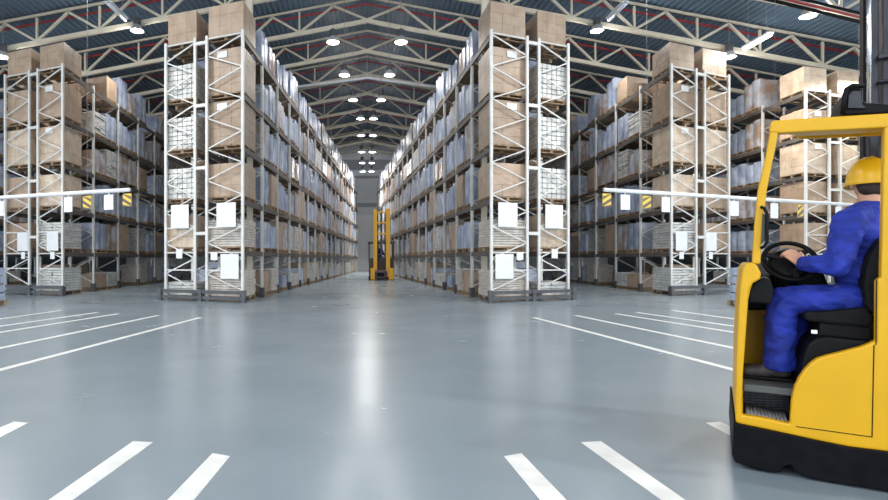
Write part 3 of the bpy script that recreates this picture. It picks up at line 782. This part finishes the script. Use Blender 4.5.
for a_,b_,c_ in ((hipN,kneeN,ankN),(hipF,kneeF,ankF)):
    m.cap(pel,.09,a_,.08); m.cap(a_,.08,b_,.058); m.cap(b_,.058,c_,.038)
    m.cap(c_,.036,c_+Vector((-.03,0,-.045)),.03)
def HP_(f,s,u): return head+fc*f+lf*s+Vector((0,0,u))
m.ball(head+Vector((0,0,.02)),(.088,.088,.105)); m.ball(HP_(.02,0,.03),.084); m.ball(HP_(-.02,0,.035),.086)
m.cap(HP_(.045,0,-.03),.052,HP_(.062,0,-.078),.030)                 # jaw and chin
m.cap(HP_(.098,0,.012),.010,HP_(.112,0,-.018),.015)                 # nose
m.cap(HP_(.086,.022,-.052),.011,HP_(.086,-.022,-.052),.011)         # mouth
m.cap(HP_(.088,.03,.03),.012,HP_(.088,-.03,.03),.012)               # brow
for s in (1,-1): m.ball(HP_(-.005,s*.09,-.005),(.018,.018,.032))    # ears
rimN = sc_+(t1*math.cos(2.2)+t2*math.sin(2.2))*RW-ROOT
fwdN = (K(786,250,.30)-wrN); hand(m,wrN,fwdN,1,Vector((.1,.65,-.75)),1)
hand(m,wrF,Vector((-.85,-.15,.25)),1,Vector((0,-.3,-.95)),-1)
body = voxel(m,'body',.0055,'skin',person,2)
tmp = MB()
for s in (1,-1): tmp.ball(HP_(.083,s*.031,.006),.0125,12,8)
tmp.build('eyes',M['sign'],body,smooth=True)
tmp = MB()
for s in (1,-1): tmp.ball(HP_(.0935,s*.031,.006),.0055,10,6)
tmp.build('irises',M['black'],body,smooth=True)
m = MB(); m.ball(HP_(-.022,0,.03),(.095,.095,.095)); m.cap(HP_(-.045,.03,-.03),.052,HP_(-.045,-.03,-.03),.052)
voxel(m,'hair',.008,'hair',person,2)
# hard hat
m = MB(); n_ = 32; prof = []
hc = HP_(0,0,.010); base = len(m.v); rings = 12
for i in range(rings+1):
    t = i/rings*math.pi/2
    for k in range(n_):
        w_ = 2*math.pi*k/n_; ca,sa = math.cos(w_),math.sin(w_)
        rr = math.cos(t)**.95; ridge = .007*math.exp(-(sa/.13)**2)*(1 if rr > .05 else 0) if True else 0
        z = .152*math.sin(t)**1.05
        p = hc+fc*(ca*(.131*rr))+lf*(sa*(.110*rr))+Vector((0,0,z+ridge*math.sin(t)))
        if abs(sa) < .14: p += (fc*ca)*.006
        m.v.append(tuple(p))
for i in range(rings):
    for k in range(n_): m.f.append((base+i*n_+k,base+i*n_+(k+1)%n_,base+(i+1)*n_+(k+1)%n_,base+(i+1)*n_+k)); m.mi.append(0)
b0 = len(m.v)
for k in range(n_):
    w_ = 2*math.pi*k/n_; ca,sa = math.cos(w_),math.sin(w_); e = .012+.045*max(0,ca)**2
    m.v.append(tuple(hc+fc*(ca*(.131+e))+lf*(sa*(.110+.010))+Vector((0,0,-.022-.006*max(0,ca)))))
for k in range(n_): m.f.append((b0+k,b0+(k+1)%n_,base+(k+1)%n_,base+k)); m.mi.append(0)
hat = m.build('hard_hat',M['helmet'],person,smooth=True)
sd = hat.modifiers.new('solid','SOLIDIFY'); sd.thickness = .006; sd.offset = -1
m = MB(); m.tube([HP_(.02*math.cos(k)*0,.0,0)+fc*(.120*math.cos(k*math.pi/12))+lf*(.098*math.sin(k*math.pi/12))+Vector((0,0,.002)) for k in range(25)],.008,6)
m.build('hat_band',M['black'],hat,smooth=True)
for a_,kn in ((ankN,kneeN),(ankF,kneeF)):
    m = MB(); b_ = a_+Vector((.035,0,-.045)); tq = a_+Vector((-.155,-.01,-.062))
    m.cap(b_,.043,a_+Vector((-.06,0,-.045)),.045); m.cap(a_+Vector((-.06,0,-.05)),.044,tq,.034); m.cap(a_,.05,a_+Vector((0,0,-.04)),.048)
    sh = voxel(m,'shoe',.008,'shoe',person,3)
    MB().hexa([a_+Vector(q) for q in ((-.19,-.035,-.108),(.075,-.042,-.108),(.075,.042,-.108),(-.19,.035,-.108),(-.19,-.035,-.088),(.075,-.042,-.088),(.075,.042,-.088),(-.19,.035,-.088))]).build('sole',M['rubber'],sh,bevel=.008)

# ------------------------------------------------------------------ the truck far down the aisle
FY = 34.7; fo = at(381.5,280.2,FY); fo.z = 0
ft = thing('reach_truck','small distant yellow forklift with tall twin mast in the central aisle','forklift',fo)
def fx(x,y): p = at(x,y,FY); return (p.x-fo.x, max(.02,p.z))
def fbox(x0,y0,x1,y1,d0,d1,name,ma,bev=.01):
    a,b_ = fx(x0,y1),fx(x1,y0); return MB().box((a[0],d0,a[1]),(b_[0],d1,b_[1])).build(name,M[ma],ft,bevel=bev)
fbox(373.4,209.5,377.2,277,0,.22,'mast_column','amber'); fbox(386.0,208.5,390.2,277,0,.22,'mast_column','amber')
fbox(377.4,214,378.6,275,.1,.25,'inner_rail','mast'); fbox(384.6,212,385.8,275,.1,.25,'inner_rail','mast')
for y in (211.5,222,233): fbox(377,y,386.2,y+1.4,.02,.16,'mast_crossbar','amber')
fbox(380.5,213,382.5,262,.12,.2,'lift_cylinder','grey')
fbox(374.3,270,387,280.4,-.35,-.02,'fork_carriage','purple',.12)
fbox(377,272.6,384,276.2,-.40,-.34,'carriage_dark_block','black')  # solid black block standing in for the dark inside of an opening
for x in (375.5,384.5): fbox(x,279.0,x+1.7,279.9,-1.25,-.3,'fork','purple')
fbox(370.5,268,375,279.7,-.3,.2,'support_leg','amber',.03); fbox(388.5,268,393.5,279.7,-.3,.2,'support_leg','amber',.03)
fbox(369,258,394.5,279.4,.5,1.9,'body','brown',.04)
for x in (368.6,393.4): fbox(x,242.6,x+1.3,262,.5,.6,'cab_post','brown'); fbox(x,242.6,x+1.3,262,1.8,1.9,'cab_post','brown')
fbox(368,241.6,395.2,243.2,.4,1.95,'cab_roof','brown')
for x,y in ((369.5,-.1),(391.5,-.1),(381,1.2)):
    u = fx(x,280)[0]; MB().lathe([(0,-.06),(.1,-.06),(.12,-.04),(.12,.04),(.1,.06),(0,.06)],(u,y,.122),(1,0,0),16).build('wheel',M['rubber'],ft,smooth=True)
p2 = thing('person','tiny distant person in blue seated in the forklift down the aisle','person',fo+Vector((-.15,.95,1.33)),math.radians(100))
for o in (overall,body,hat):
    c = o.copy(); COL.objects.link(c); c.parent = p2
# ------------------------------------------------------------------ light and view
w = bpy.data.worlds.new('world'); scene.world = w; w.use_nodes = True
bg = w.node_tree.nodes['Background']; bg.inputs['Color'].default_value = (.86,.93,1,1); bg.inputs['Strength'].default_value = 2.0
scene.view_settings.view_transform = 'Standard'; scene.view_settings.look = 'None'
scene.view_settings.gamma = 1; scene.view_settings.use_curve_mapping = False
scene.view_settings.exposure = 0.5
scene.cycles.use_denoising = True
scene.cycles.max_bounces = 8; scene.cycles.sample_clamp_indirect = 2.5
